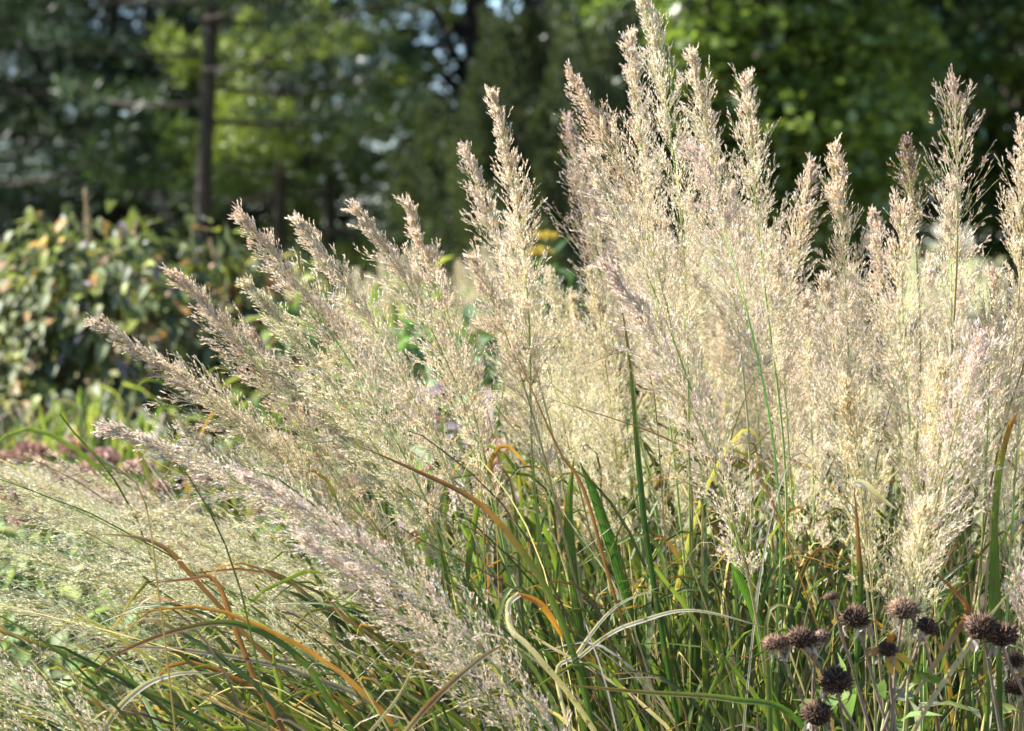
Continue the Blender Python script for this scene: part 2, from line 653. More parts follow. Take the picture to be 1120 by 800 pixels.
# -- right (C)
S('C', (913, 163), (930, 480), 2.42, 84, 'straw')
S('C', (955, 232), (985, 480), 2.62, 60, 'tan')
S('C', (992, 158), (1001, 262), 2.36, 34, 'dark', dens=.45, opn=.8)
S('C', (1044, 92), (1046, 300), 2.36, 112, 'brown', dens=.62, opn=1.25)
S('C', (1040, 200), (1040, 460), 2.42, 100, 'straw')
S('C', (1119, 140), (1095, 480), 2.40, 88, 'straw')
S('C', (985, 235), (1002, 540), 2.32, 150, 'straw', opn=1.15, stalk=(.25, .40, .1))
S('C', (905, 310), (945, 620), 2.32, 100, 'straw', dens=1.)
S('C', (1070, 380), (1005, 640), 2.22, 130, 'rose', opn=1.1)
S('C', (1030, 400), (985, 700), 2.26, 110, 'green')
S('C', (1085, 300), (1075, 580), 2.34, 100, 'straw')
S('C', (1125, 330), (1105, 600), 2.40, 90, 'straw')
S('C', (1135, 590), (1120, 720), 2.2, 70, 'rose')
S('C', (880, 330), (890, 600), 2.62, 84, 'straw')
S('C', (925, 420), (955, 660), 2.28, 84, 'green')
S('C', (1008, 560), (995, 720), 2.2, 84, 'green', dens=.8)
# -- lower left (D)
for (tx, ty, bx, by, dd, wp, tn) in [
        (-60, 500, 250, 650, 2.6, 100, 'green'), (-40, 540, 280, 690, 2.6, 96, 'green'), (10, 520, 300, 660, 2.8, 96, 'straw'),
        (-50, 590, 260, 720, 2.55, 100, 'green'), (20, 600, 330, 740, 2.55, 96, 'green'), (60, 560, 340, 700, 2.7, 90, 'straw'),
        (-70, 630, 200, 730, 2.5, 90, 'green'), (90, 620, 400, 780, 2.5, 84, 'green'), (150, 560, 400, 720, 2.6, 84, 'green'),
        (190, 590, 430, 760, 2.65, 84, 'straw'), (250, 600, 480, 740, 2.6, 84, 'green'),
        (-90, 700, 150, 850, 2.15, 110, 'straw'), (-120, 740, 110, 880, 2.15, 110, 'straw'), (-50, 660, 240, 740, 2.5, 90, 'green'),
        (120, 640, 380, 780, 2.55, 80, 'green'), (180, 560, 450, 710, 2.7, 80, 'green'), (130, 610, 390, 760, 2.35, 76, 'green'),
        (45, 505, 320, 640, 3.0, 84, 'straw'), (-30, 505, 240, 620, 3.05, 90, 'green'), (100, 540, 360, 670, 2.95, 70, 'pink')]:
    S('D', (tx, ty), (bx, by), dd, wp, 'meadow' if tn == 'green' else tn, bow=-.05)
# -- back masses (E, F)
for i in range(23):
    x = 570 + i * 13.5 + R.normal(0, 8)
    y = 250 + R.uniform(-30, 150)
    S('E', (x - R.uniform(5, 30), y), (x + R.uniform(0, 20), y + R.uniform(200, 300)), R.uniform(2.9, 3.35), R.uniform(66, 92), ['green', 'straw', 'green', 'tan'][i % 4])
for i in range(22):
    x = 835 + i * 14.5 + R.normal(0, 8)
    y = 262 + R.uniform(-15, 150)
    S('F', (x - R.uniform(-5, 15), y), (x + R.uniform(-5, 15), y + R.uniform(200, 290)), R.uniform(2.85, 3.3), R.uniform(66, 92), ['straw', 'straw', 'green', 'tan'][i % 4])
for i in range(22):
    x = 402 + i * 7
    S('H', (x - 12, R.uniform(262, 330)), (x, R.uniform(420, 470)), 6.6 + R.normal(0, .12), R.uniform(44, 60), 'green', dens=.8)


# ---- blades
PAL = {
    'green': ((.048, .080, .022), (.068, .105, .030)),
    'lime': ((.065, .12, .03), (.12, .17, .04)),
    'yellow': ((.08, .12, .035), (.24, .22, .08)),
    'orange': ((.07, .10, .03), (.28, .14, .05)),
    'brown': ((.12, .10, .06), (.17, .11, .075)),
    'straw': ((.38, .32, .18), (.50, .42, .30)),
    'grey': ((.38, .33, .28), (.45, .38, .34)),
}


def ribbon(g, pts, width, cols, facing=None, fold=.18, cross=4, twist=0.):
    pts = np.asarray(pts, float)
    m = len(pts)
    t = norm(np.gradient(pts, axis=0))
    if facing is None:
        facing = np.array([0, -1., .3])
    f = np.tile(norm(facing), (m, 1))
    s = norm(np.cross(t, f))
    for i in range(1, m):
        if s[i].dot(s[i - 1]) < 0:
            s[i] = -s[i]
    u = np.cross(s, t)
    if twist:
        a = np.linspace(0, twist, m)[:, None]
        s, u = s * np.cos(a) + u * np.sin(a), u * np.cos(a) - s * np.sin(a)
    k = np.linspace(-1, 1, cross + 1)
    v = pts[:, None, :] + s[:, None, :] * (width[:, None, None] * .5 * k[None, :, None]) \
        + u[:, None, :] * (np.abs(k)[None, :, None] * fold * width[:, None, None])
    n = cross + 1
    i, j = np.meshgrid(np.arange(m - 1), np.arange(cross), indexing='ij')
    i, j = i.ravel(), j.ravel()
    q = np.stack([i * n + j, i * n + j + 1, (i + 1) * n + j + 1, (i + 1) * n + j], 1)
    g.add(v.reshape(-1, 3), q, np.repeat(cols, n, axis=0), np.tile(k, m))


def wprof(m, w):
    s = np.linspace(0, 1, m)
    return w * np.interp(s, [0, .15, .5, .8, 1], [.55, .9, 1, .6, .04])


def blade_cols(kind, m, rng=R):
    a, b = (np.array(x) for x in PAL[kind])
    s = np.linspace(0, 1, m)[:, None]
    k = np.clip((s - rng.uniform(0, .5)) / .5, 0, 1)
    c = a * (1 - k) + b * k
    if kind in ('green', 'lime', 'yellow') and rng.uniform() < .35:   # withered point
        e = np.clip((s - rng.uniform(.6, .85)) / .12, 0, 1)
        c = c * (1 - e) + np.array([[.32, .17, .06]]) * e
    return c * rng.uniform(.75, 1.25)


def put_blade(key, g, name='leaf_blade', label=None):
    C = CLUMPS[key]
    if C['blades'] < 98:
        o = g.build(name, M_blade, C['o'], smooth=True)
        if label:
            o['label'] = label
    else:
        r = C['rest']
        for v, q, c, a in zip(g.v, g.q, g.c, g.a):
            r.add(v, q, c, a)
    C['blades'] += 1


def hero(key, pts, d, wpx, kind=None, cols=None, label=None, fold=.15, twist=0., facing=None, taper=True, m=30):
    """a particular blade: picture positions from its root end to its point"""
    ds = d if isinstance(d, (list, tuple)) else [d] * len(pts)
    P3 = np.array([P(x, y, dd) for (x, y), dd in zip(pts, ds)])
    c = spline(P3, m)
    w = wpx * np.mean(ds) / px_m
    wd = wprof(m, w) if taper else np.full(m, w)
    if cols is not None:
        keys = np.array(cols)
        cc = np.stack([np.interp(np.linspace(0, 1, m), np.linspace(0, 1, len(keys)), keys[:, k]) for k in range(3)], 1)
    else:
        cc = blade_cols(kind, m)
    g = Geo()
    ribbon(g, c, wd, cc, fold=fold, twist=twist, facing=facing)
    put_blade(key, g, label=label)


GRN, YEL, ORG, BRN, STR, WHT, DKG = (.055, .11, .025), (.20, .24, .045), (.42, .17, .03), (.20, .10, .05), (.42, .36, .24), (.62, .56, .48), (.04, .09, .02)
hero('A', [(690, 1000), (640, 760), (600, 650), (560, 590), (520, 548), (455, 515), (390, 487)], 2.2, 7.8, cols=[DKG, GRN, (.12, .14, .04), (.27, .135, .04), BRN, BRN], label='orange brown blade with green base arching left')
hero('A', [(760, 1000), (650, 800), (585, 715), (560, 690), (556, 662), (568, 650)], 2.15, 6.2, cols=[STR, STR, WHT, WHT], taper=False, label='white dry blade curling into a hook')
hero('A', [(566, 650), (590, 660), (608, 684), (617, 702)], 2.15, 7.0, cols=[ORG, ORG, (.55, .25, .04), ORG], label='orange curled end of the dry hooked blade')
hero('A', [(560, 1000), (385, 800), (330, 722), (265, 684), (200, 688), (130, 715), (97, 742)], 2.2, 7.0, cols=[GRN, (.08, .14, .03), (.10, .15, .035), BRN, BRN], label='green blade arching over at lower left')
hero('A', [(560, 1000), (440, 800), (340, 740), (240, 716), (140, 708), (66, 722)], 2.25, 5.5, kind='grey')
hero('A', [(420, 960), (300, 783), (262, 700), (236, 636), (205, 634), (150, 640)], 2.25, 6.2, cols=[BRN, BRN, (.3, .14, .07), (.35, .18, .1)], label='bent brown blade')
hero('A', [(330, 760), (215, 636), (185, 603), (150, 588), (100, 584)], 2.3, 5.5, cols=[BRN, BRN, (.28, .16, .08), STR])
hero('D', [(60, 900), (112, 800), (150, 756), (190, 738), (240, 736)], 2.2, 7.0, cols=[STR, STR, WHT, STR])
hero('A', [(560, 1000), (340, 800), (305, 745), (298, 700)], 2.25, 7.8, cols=[GRN, (.12, .17, .04), (.18, .22, .05), YEL])
hero('B', [(760, 900), (712, 620), (700, 520), (690, 400), (677, 318)], 2.3, 7.0, cols=[DKG, DKG, DKG, (.13, .16, .04), BRN], twist=.6, label='dark upright blade tipped with brown')
hero('B', [(800, 900), (690, 700), (640, 540), (610, 490), (553, 360)], 2.35, 3.9, cols=[DKG, BRN, BRN, BRN])
hero('B', [(900, 700), (830, 520), (770, 500), (700, 468), (551, 421)], 2.28, 2.7, cols=[BRN, BRN, BRN, STR])
hero('B', [(700, 1000), (612, 760), (632, 715), (672, 665), (722, 642)], 2.2, 4.7, cols=[STR, WHT, WHT, STR])
hero('B', [(610, 740), (660, 698), (700, 680), (760, 668), (850, 690)], 2.2, 4.7, cols=[STR, WHT, WHT, STR])
hero('A', [(930, 900), (870, 786), (800, 765), (700, 757), (606, 748)], 2.15, 7.0, cols=[GRN, (.09, .18, .03), (.2, .2, .06), BRN], label='green blade lying across the bottom of the clump')
hero('C', [(935, 760), (941, 650), (939, 600), (934, 530)], 2.25, 7.0, cols=[DKG, DKG, BRN, BRN])
hero('C', [(934, 528), (945, 530), (963, 545), (981, 558)], 2.22, 7.8, cols=[WHT, WHT, STR, WHT], label='white papery blade end bent over')
hero('C', [(1075, 900), (1085, 640), (1090, 540), (1098, 490), (1110, 456), (1124, 452)], 2.25, 7.8, cols=[(.08, .15, .03), (.10, .17, .03), YEL, ORG, WHT], label='bright green blade bent at its orange tip')
hero('C', [(1095, 900), (1092, 700), (1088, 560), (1090, 520)], 2.3, 7.0, cols=[GRN, (.10, .16, .03), (.12, .18, .04)])
hero('C', [(1000, 760), (1040, 700), (1058, 670), (1045, 648), (1015, 620)], 2.2, 7.0, cols=[STR, BRN, (.35, .14, .05), BRN])
hero('C', [(975, 850), (1010, 780), (1050, 720), (1070, 690), (1110, 640)], 2.12, 6.2, cols=[STR, STR, STR, STR])
hero('B', [(730, 1000), (694, 700), (656, 560), (634, 505)], 2.55, 14.8, cols=[DKG, (.04, .11, .025), (.045, .12, .025), (.06, .13, .03)], label='broad fresh green blade')
hero('B', [(660, 900), (628, 640), (622, 560), (628, 500)], 2.45, 11.7, cols=[DKG, (.08, .14, .03), (.11, .17, .035)])
hero('B', [(870, 900), (830, 690), (805, 620), (812, 560)], 2.3, 10.1, cols=[GRN, (.1, .22, .03), (.12, .26, .04)])
hero('A', [(640, 950), (480, 700), (440, 620), (400, 560)], 2.35, 7.0, cols=[GRN, GRN, DKG, BRN])
hero('A', [(420, 830), (470, 770), (520, 725), (556, 702)], 2.05, 7.0, cols=[STR, BRN, (.25, .2, .15), BRN])
hero('A', [(360, 850), (430, 770), (458, 716)], 2.05, 3.5, cols=[STR, STR, STR])


def auto_blades(key, n, px, d, lean, spread, zr, kinds, probs, wr=(.005, .011), dsp=.12, base_sp=.14, arch=.5, ymin=0):
    C = CLUMPS[key]
    rng = R
    for i in range(n):
        kind = rng.choice(kinds, p=probs)
        b = np.array([C['loc'][0] + (px and 0 or 0) + rng.normal(0, base_sp), C['loc'][1] + rng.normal(0, dsp), .02])
        h = rng.uniform(*zr)
        lx = (lean + rng.normal(0, spread)) * h
        ly = rng.normal(0, .18) * h
        ym = ymin or C['loc'][1] - .15
        if b[1] + ly < ym:
            ly = ym - b[1] + abs(rng.normal(0, .04))
        top = b + np.array([lx, ly, h])
        droop = max(0, rng.normal(arch, .18 if arch < .22 else .3)) * .3 * h
        dirx = np.sign(lx) if abs(lx) > .02 else rng.choice([-1, 1])
        pts = spline([b, b + np.array([lx * .22, ly * .3, h * .45]), b + np.array([lx * .6, ly * .7, h * .85]), top,
                      top + np.array([dirx * droop * .9, abs(rng.normal(0, .2)) * droop, -droop * rng.uniform(.0, .8)])], 18)
        wv = rng.uniform(*wr) * (.55 if kind in ('straw', 'grey', 'brown') else 1.)
        g = Geo()
        fc = norm(np.array([rng.normal(0, .8), -1, rng.normal(.2, .3)]))
        ribbon(g, pts, wprof(18, wv), blade_cols(kind, 18), facing=fc, fold=.2, cross=2, twist=rng.normal(0, .9))
        put_blade(key, g)


K = ['green', 'lime', 'yellow', 'orange', 'brown', 'straw', 'grey']
auto_blades('B', 420, None, 2.6, -.02, .17, (.42, .84), K, [.50, .20, .07, .015, .115, .06, .04], base_sp=.17, wr=(.003, .0072), arch=.2)
auto_blades('C', 330, None, 2.4, .02, .16, (.40, .76), K, [.47, .22, .08, .015, .105, .07, .04], base_sp=.15, wr=(.003, .0072), arch=.15, ymin=2.30)
auto_blades('A', 380, None, 2.3, -.34, .22, (.40, .72), K, [.45, .19, .08, .015, .135, .08, .05], base_sp=.14, wr=(.003, .0072), arch=.25)
auto_blades('D', 380, None, 2.75, -.5, .28, (.36, .58), K, [.42, .15, .10, .02, .13, .12, .06], base_sp=.24, wr=(.0028, .0065), arch=.35)
auto_blades('E', 260, None, 3.1, -.02, .2, (.5, .86), K, [.5, .16, .08, .02, .10, .09, .05], base_sp=.25, arch=.2)
auto_blades('F', 240, None, 3.1, .02, .2, (.5, .84), K, [.5, .16, .08, .02, .10, .09, .05], base_sp=.25, arch=.2)
auto_blades('H', 90, None, 6.6, .0, .3, (.5, .9), K, [.4, .34, .1, .02, .04, .05, .05], base_sp=.16)
# old bare culms of last year and thin dry leaves, straight and narrow
for kk, nn, ln in (('B', 80, -.03), ('C', 60, .03), ('A', 90, -.38), ('D', 50, -.5)):
    auto_blades(kk, nn, None, 0, ln, .22, (.55, .95) if kk in 'BC' else (.5, .85), ['brown', 'straw', 'grey', 'green'], [.4, .25, .15, .2], base_sp=.15, wr=(.0022, .0038), arch=.05, ymin=2.3 if kk == 'C' else 0)
for k_, C in CLUMPS.items():
    if C['rest'].v:
        o = C['rest'].build('leaf_blades', M_blade, C['o'], smooth=True)
        o['kind'] = 'stuff'

# ------------------------------------------------------------------ dried coneflowers
def coneflower(hx, hy, wpx, path, label, d=2.12, hcol=(.056, .033, .021), squash=.8, tilt=(0, 0), petals=False, litter=True):
    rng = R
    c = P(hx, hy, d)
    r = wpx * .5 * d / px_m
    pts = [P(x, y, d + .01 * i) for i, (x, y) in enumerate(path)]
    last = pts[-1]
    slope = (last[0] - pts[0][0]) / max(.01, pts[0][2] - last[2])
    foot = np.array([last[0] + np.clip(slope * .22, -.12, .12), d + .05, 0.02])
    o = root('dried_coneflower', foot, label, 'dried flower', 'dried coneflowers')
    up = norm(c - pts[0]) if np.linalg.norm(c - pts[0]) > 1e-4 else np.array([0, 0, 1.])
    up = norm(norm(np.array([tilt[0], -.25 + tilt[1], 1.])) + up * .6)
    # stem
    g = Geo()
    low = bez(foot, foot + [0, 0, last[2] * .45], last + np.array([slope, 0, -1.]) * last[2] * .25, last, 5)
    sp = spline(list(low) + pts[::-1][1:] + [c - up * r * squash * .6], 26)
    sw = np.interp(np.arange(26), [0, 23, 25], [.0017, .0012, .0021])
    base = np.array([.21, .155, .115]) * rng.uniform(.85, 1.15)
    tube(g, sp, sw, 7, cols=base * np.interp(np.arange(26), [0, 25], [.9, 1.1])[:, None])
    g.build('stem', M_stem, o, smooth=True)
    # seed head
    g = Geo()
    a = norm(np.cross(up, [0, 1., .1]))
    b = np.cross(up, a)
    ns, nr = 14, 9
    lat = np.linspace(-math.pi / 2 * .8, math.pi / 2 * .98, nr)
    vv = []
    for la in lat:
        for k in range(ns):
            q = 2 * math.pi * k / ns
            vv.append(c + (a * math.cos(q) + b * math.sin(q)) * r * .84 * math.cos(la) + up * r * squash * .84 * math.sin(la))
    qs = []
    for i in range(nr - 1):
        for k in range(ns):
            qs.append([i * ns + k, i * ns + (k + 1) % ns, (i + 1) * ns + (k + 1) % ns, (i + 1) * ns + k])
    g.add(vv, qs, np.array(hcol) * .5)
    n = 330
    i = np.arange(n)
    zz = np.linspace(1, -.55, n)
    ph = i * 2.39996
    rr = np.sqrt(np.clip(1 - zz * zz, 0, 1))
    dd = (a * np.cos(ph)[:, None] + b * np.sin(ph)[:, None]) * rr[:, None] + up * zz[:, None]
    pos = c + (a * np.cos(ph)[:, None] + b * np.sin(ph)[:, None]) * (rr * r * .84)[:, None] + up * (zz * r * squash * .84)[:, None]
    dj = norm(dd + rnd_dirs(n) * .38 + up * .2)
    ln = r * rng.uniform(.10, .56, n) * (1 + .4 * np.sin(ph * 1.7 + zz * 5))
    pos = pos + dd * (r * .12 * np.sin(pos @ rng.normal(0, 2.2 / r, 3)))[:, None]
    wd = r * .085
    s1 = norm(np.cross(dj, rnd_dirs(n)))
    s2 = np.cross(dj, s1)
    tip = pos + dj * ln[:, None]
    v = np.stack([pos + s1 * wd, pos - s1 * wd * .5 + s2 * wd * .87, pos - s1 * wd * .5 - s2 * wd * .87, tip + s1 * wd * .25], 1)
    f = np.array([[0, 1, 3, 3], [1, 2, 3, 3], [2, 0, 3, 3]])
    q = (i[:, None, None] * 4 + f[None]).reshape(-1, 4)
    cv = np.array(hcol)[None] * rng.uniform(.3, 1.9, (n, 1)) + rng.uniform(0, .012, (n, 1))
    cc = np.repeat(cv[:, None, :], 4, axis=1)
    cc[:, 3] *= 1.7
    g.add(v.reshape(-1, 3), q, cc.reshape(-1, 3))
    g.build('seed_head', M_seed, o)
    # withered ray petals and bracts hanging under the head
    g = Geo()
    for k in range(9 if litter else 5):
        q = rng.uniform(0, 2 * math.pi)
        e = a * math.cos(q) + b * math.sin(q)
        p0 = c + e * r * .5 - up * r * squash * .5
        l = r * rng.uniform(.5, 1.15)
        p1 = p0 + e * l * .45 - up * l * .25
        p2 = p1 - up * l * .6 + rng.normal(0, .15, 3) * l
        p3 = p2 - up * l * .3 + rng.normal(0, .3, 3) * l
        cl = np.array([.34, .28, .25]) * rng.uniform(.5, 1.5)
        ribbon(g, spline([p0, p1, p2, p3], 8), np.array([.3, .6, .8, .9, .8, .6, .4, .1]) * r * .3, np.tile(cl, (8, 1)), facing=rnd_dirs(1)[0], cross=2, twist=rng.normal(0, 1.5))
    g.build('withered_sepals', M_dry, o)
    if petals:
        g = Geo()
        for (ax, az, l, cl) in [(.5, -.9, 1.9, (.55, .36, .04)), (.95, -.5, 2.0, (.58, .38, .05)), (.15, 1.0, 1.5, (.45, .17, .03)), (-1.0, -.1, 1.6, (.35, .17, .06)), (.1, -1, 1.6, (.60, .36, .03))]:
            e = norm(np.array([ax, -.3, az]))
            p0 = c + e * r * .7
            ribbon(g, spline([p0, p0 + e * r * l * .5, p0 + e * r * l + np.array([.2, 0, -.3]) * r], 9), np.array([.3, .7, .9, 1, 1, .95, .8, .5, .15]) * r * .75,
                   np.tile(cl, (9, 1)), facing=np.array([.2, -1, .3]), cross=4, fold=.12)
        g.build('petals', M_petal, o)
    return o


CF = [
    (849, 704, 24, [(853, 712), (866, 742), (880, 771)], 'small flat tan coneflower head, leftmost of the dried heads', dict(squash=.55, hcol=(.10, .06, .04))),
    (877, 699, 30, [(880, 710), (890, 722), (901, 738)], 'round dark coneflower head second from the left, beside a small side bud', {}),
    (899, 697, 17, [(893, 706), (890, 740), (889, 768)], 'small pale dried bud on a straight grey stem right of the round dark head', dict(hcol=(.12, .08, .06))),
    (909, 653, 15, [(912, 660), (922, 700), (938, 750)], 'tiny flattened withered bud, highest of the dried heads, on a slanting stem', dict(squash=.4, litter=False)),
    (936, 676, 31, [(938, 690), (948, 716), (956, 747)], 'dark shaggy coneflower head just above the yellow petalled one, to its left', dict(squash=.85)),
    (988, 668, 30, [(986, 681), (981, 720), (977, 766)], 'light brown domed coneflower head on a tall upright stem above the green leaves', dict(hcol=(.105, .066, .042), squash=.75)),
    (1014, 686, 24, [(1008, 694), (992, 740), (968, 792)], 'small dark coneflower head leaning right on a long slanting stem', dict(squash=.7, tilt=(.5, 0))),
    (971, 711, 22, [(972, 722), (974, 740), (976, 770)], 'dark coneflower head still holding yellow and orange petals', dict(petals=True)),
    (914, 745, 34, [(918, 762), (920, 780), (924, 800)], 'largest round black brown coneflower head with pale shreds below it', dict(squash=.9)),
    (894, 781, 33, [(893, 798), (893, 815), (892, 830)], 'lowest coneflower head at the bottom edge, ragged sepals beside it', dict(squash=.92)),
    (1072, 688, 34, [(1078, 708), (1083, 735), (1094, 800)], 'big knobbly coneflower head at right, left half of a fused pair', {}),
    (1096, 696, 32, [(1098, 712), (1108, 735), (1125, 770)], 'big knobbly coneflower head at right, right half of a fused pair', {}),
    (1108, 722, 22, [(1108, 732), (1104, 760), (1112, 800)], 'shaded coneflower head under the fused pair at the right edge', dict(d=2.2)),
    (1114, 752, 26, [(1116, 764), (1118, 780), (1122, 810)], 'dark coneflower head cut by the right edge, lowest on that side', dict(d=2.18)),
]
for hx, hy, wp, path, lab, kw in CF:
    coneflower(hx, hy, wp, path, lab, **kw)

# basal leafy coneflower plant under the heads
def leafy(name, base, label, cat, n, h, rx, ry, Lr, Wr, cols, mat=M_leaf, group=None, stems=6, droop=.3, zmin=.25, outward=.9, stemcol=(.12, .16, .05)):
    rng = R
    o = root(name, base, label, cat, group)
    base = np.array(base)
    g = Geo()
    tops = []
    for k in range(stems):
        q = rng.uniform(0, 2 * math.pi)
        rr = math.sqrt(rng.uniform(0, 1)) * .8
        tp = base + np.array([math.cos(q) * rx * rr, math.sin(q) * ry * rr, h * rng.uniform(.75, 1.)])
        tops.append(tp)
        tube(g, bez(base + rng.normal(0, .03, 3) * [1, 1, 0], base + [0, 0, h * .4], tp - [0, 0, h * .3], tp, 10), np.linspace(.006, .002, 10) * max(.5, h), 5, col=stemcol)
    g.build('stem', M_stem, o, smooth=True)
    g = Geo()
    zz = rng.uniform(zmin, 1, n) ** .7
    q = rng.uniform(0, 2 * math.pi, n)
    prof = np.sqrt(np.clip(1 - ((zz - .45) / .60) ** 2, .03, 1))
    rr = prof * rng.uniform(.35, 1, n) ** .5
    pos = base + np.stack([np.cos(q) * rx * rr, np.sin(q) * ry * rr, zz * h + rng.normal(0, .02, n)], 1)
    d = norm(np.stack([np.cos(q), np.sin(q), rng.normal(-.1, .5, n)], 1) * [outward, outward, 1] + rng.normal(0, .5, (n, 3)))
    ca = np.array(cols)
    col = ca[rng.integers(len(ca), size=n)] * rng.uniform(.7, 1.3, (n, 1))
    up = norm(np.array([0, 0, 1.]) + rng.normal(0, .35, (n, 3)))
    leaves6(g, pos, d, up, rng.uniform(*Lr, n), rng.uniform(*Wr, n), col, droop)
    g.build('foliage', mat, o, smooth=True)
    return o, tops


leafy('leafy_perennial', (GX(965, 2.2), 2.22, .02), 'low broad green leaves around the feet of the dried coneflowers', 'plant', 60, .64, .09, .06, (.03, .055), (.014, .026),
      [(.13, .20, .06), (.20, .26, .09), (.10, .16, .06), (.30, .30, .18)], zmin=.6)
leafy('leafy_perennial', (GX(1115, 2.2), 2.24, .02), 'pale green leaves at the bottom right corner', 'plant', 36, .60, .07, .05, (.03, .055), (.014, .026),
      [(.16, .24, .08), (.25, .28, .14)], zmin=.6)

# ------------------------------------------------------------------ mid-ground planting
PALEG = [(.08, .14, .04), (.13, .20, .06), (.20, .26, .10), (.28, .31, .18)]
leafy('leafy_perennial', (GX(300, 3.5), 3.55, .02), 'bright green leafy plant glimpsed through the left plumes', 'plant', 420, .60, .34, .25, (.04, .07), (.022, .035), PALEG, stems=9)
leafy('leafy_perennial', (GX(90, 3.9), 3.9, .02), 'bright green leafy plant behind the low hazy plumes at left', 'plant', 420, .58, .36, .25, (.04, .07), (.022, .035), PALEG, stems=9)
leafy('leafy_perennial', (GX(430, 3.8), 3.9, .02), 'pale green leafy plant between the left fan and the central clump', 'plant', 420, .72, .28, .25, (.04, .07), (.022, .035), PALEG, stems=9)
leafy('leafy_perennial', (GX(545, 3.3), 3.35, .02), 'withering plant with lilac grey and red leaves low in the gap between the clumps', 'plant', 150, .84, .13, .1, (.05, .08), (.025, .035),
      [(.24, .18, .20), (.29, .24, .25), (.20, .08, .07), (.12, .16, .06)], stems=7, droop=.6)
leafy('leafy_perennial', (GX(510, 5.2), 5.3, .02), 'fresh green leafy plant filling the gap beneath the purple asters', 'plant', 420, .86, .3, .25, (.05, .08), (.025, .04), [(.10, .18, .06), (.16, .24, .11), (.2, .27, .14)], stems=8)
leafy('leafy_perennial', (GX(400, 5.8), 5.9, .02), 'yellowish leafy plant behind the tips of the left fan', 'plant', 420, .94, .36, .25, (.05, .08), (.025, .04), [(.16, .22, .05), (.25, .27, .07), (.10, .16, .05)], stems=8)

# asters and yarrow
def flowers(name, base, label, h, rx, kind, n, spots=None):
    o, tops = leafy(name, base, label, 'flowering plant', 260, h, rx, rx * .8, (.05, .09), (.012, .022), [(.06, .12, .04), (.09, .15, .06), (.05, .08, .04)], stems=10, zmin=.3)
    rng = R
    base = np.array(base)
    for k in range(n):
        q = rng.uniform(0, 2 * math.pi)
        r = math.sqrt(rng.uniform(0, 1))
        c = base + np.array([math.cos(q) * rx * r, math.sin(q) * rx * r * .8 - .03, h * (1.02 - .28 * r * r - rng.uniform(0, .18))])
        if spots:
            c = np.array(spots[k])
        g = Geo()
        if kind == 'aster':
            m = 16
            a = np.arange(m) * 2 * math.pi / m
            d = norm(np.stack([np.cos(a), np.sin(a) * .8 - .2, np.full(m, .25)], 1) + rng.normal(0, .1, (m, 3)))
            lozenges(g, np.tile(c, (m, 1)), d, .02, .006, np.tile([.42, .16, .50], (m, 1)) * rng.uniform(.8, 1.3), side=norm(np.cross(d, [0, 0, 1.])), fold=.1)
            g.build('blossom', M_petal, o)
        else:
            m = 90
            rr = np.sqrt(rng.uniform(0, 1, m)) * .026
            a = rng.uniform(0, 6.28, m)
            pos = c + np.stack([rr * np.cos(a), rr * np.sin(a), .012 - rr * .25 + rng.normal(0, .002, m)], 1)
            lozenges(g, pos, norm(np.array([0, 0, 1.]) + rng.normal(0, .7, (m, 3))), .011, .010, np.tile([.50, .37, .05], (m, 1)) * rng.uniform(.8, 1.15, (m, 1)))
            g.build('blossom', M_petal, o)
            g2 = Geo()
            tube(g2, bez(base, base + [0, 0, h * .5], c - [0, 0, .2], c, 8), .003, 5, col=(.1, .14, .05))
            g2.build('stem', M_stem, o)
    return o


flowers('aster', (GX(480, 6.1), 6.2, .02), 'dark leaved bush of small purple asters behind the gap left of centre', .88, .16, 'aster', 22)
flowers('aster', (GX(600, 6.0), 6.1, .02), 'purple aster plant beside the yellow flower clusters', .98, .14, 'aster', 14)
flowers('yarrow', (GX(598, 5.7), 5.75, .02), 'plant with flat yellow flower clusters against the dark conifer', .92, .08, 'yarrow', 2,
        spots=[P(597, 263, 5.7), P(592, 280, 5.8)])

# sedum with brick red heads
def sedum(base, h, heads, label):
    rng = R
    o, tops = leafy('stonecrop', base, label, 'plant', 160, h * .9, .2, .15, (.04, .06), (.025, .035), [(.18, .28, .12), (.22, .30, .16)], stems=5, group='stonecrops with red heads')
    for c in heads:
        g = Geo()
        m = 260
        hr = rng.uniform(.020, .034)
        rr = np.sqrt(rng.uniform(0, 1, m)) * hr * (1 + .3 * np.sin(rng.uniform(0, 6.28, m) * 3))
        a = rng.uniform(0, 6.28, m)
        pos = c + np.stack([rr * np.cos(a), rr * np.sin(a), .015 - rr * rr * 12 + rng.normal(0, .005, m)], 1)
        lozenges(g, pos, norm(np.array([0, 0, 1.]) + rng.normal(0, .8, (m, 3))), .010, .009, np.array((np.array([[.31, .17, .13]]) + rng.uniform(0, .08, (1, 1)) * np.array([[1, .9, .5]]))) * rng.uniform(.6, 1.5, (m, 1)))
        g.build('flower_head', M_petal, o)
        g2 = Geo()
        b = np.array(base)
        tube(g2, bez(b, b + [0, 0, h * .4], c - [0, 0, .15], c, 8), .004, 5, col=(.2, .25, .12))
        g2.build('stem', M_stem, o)


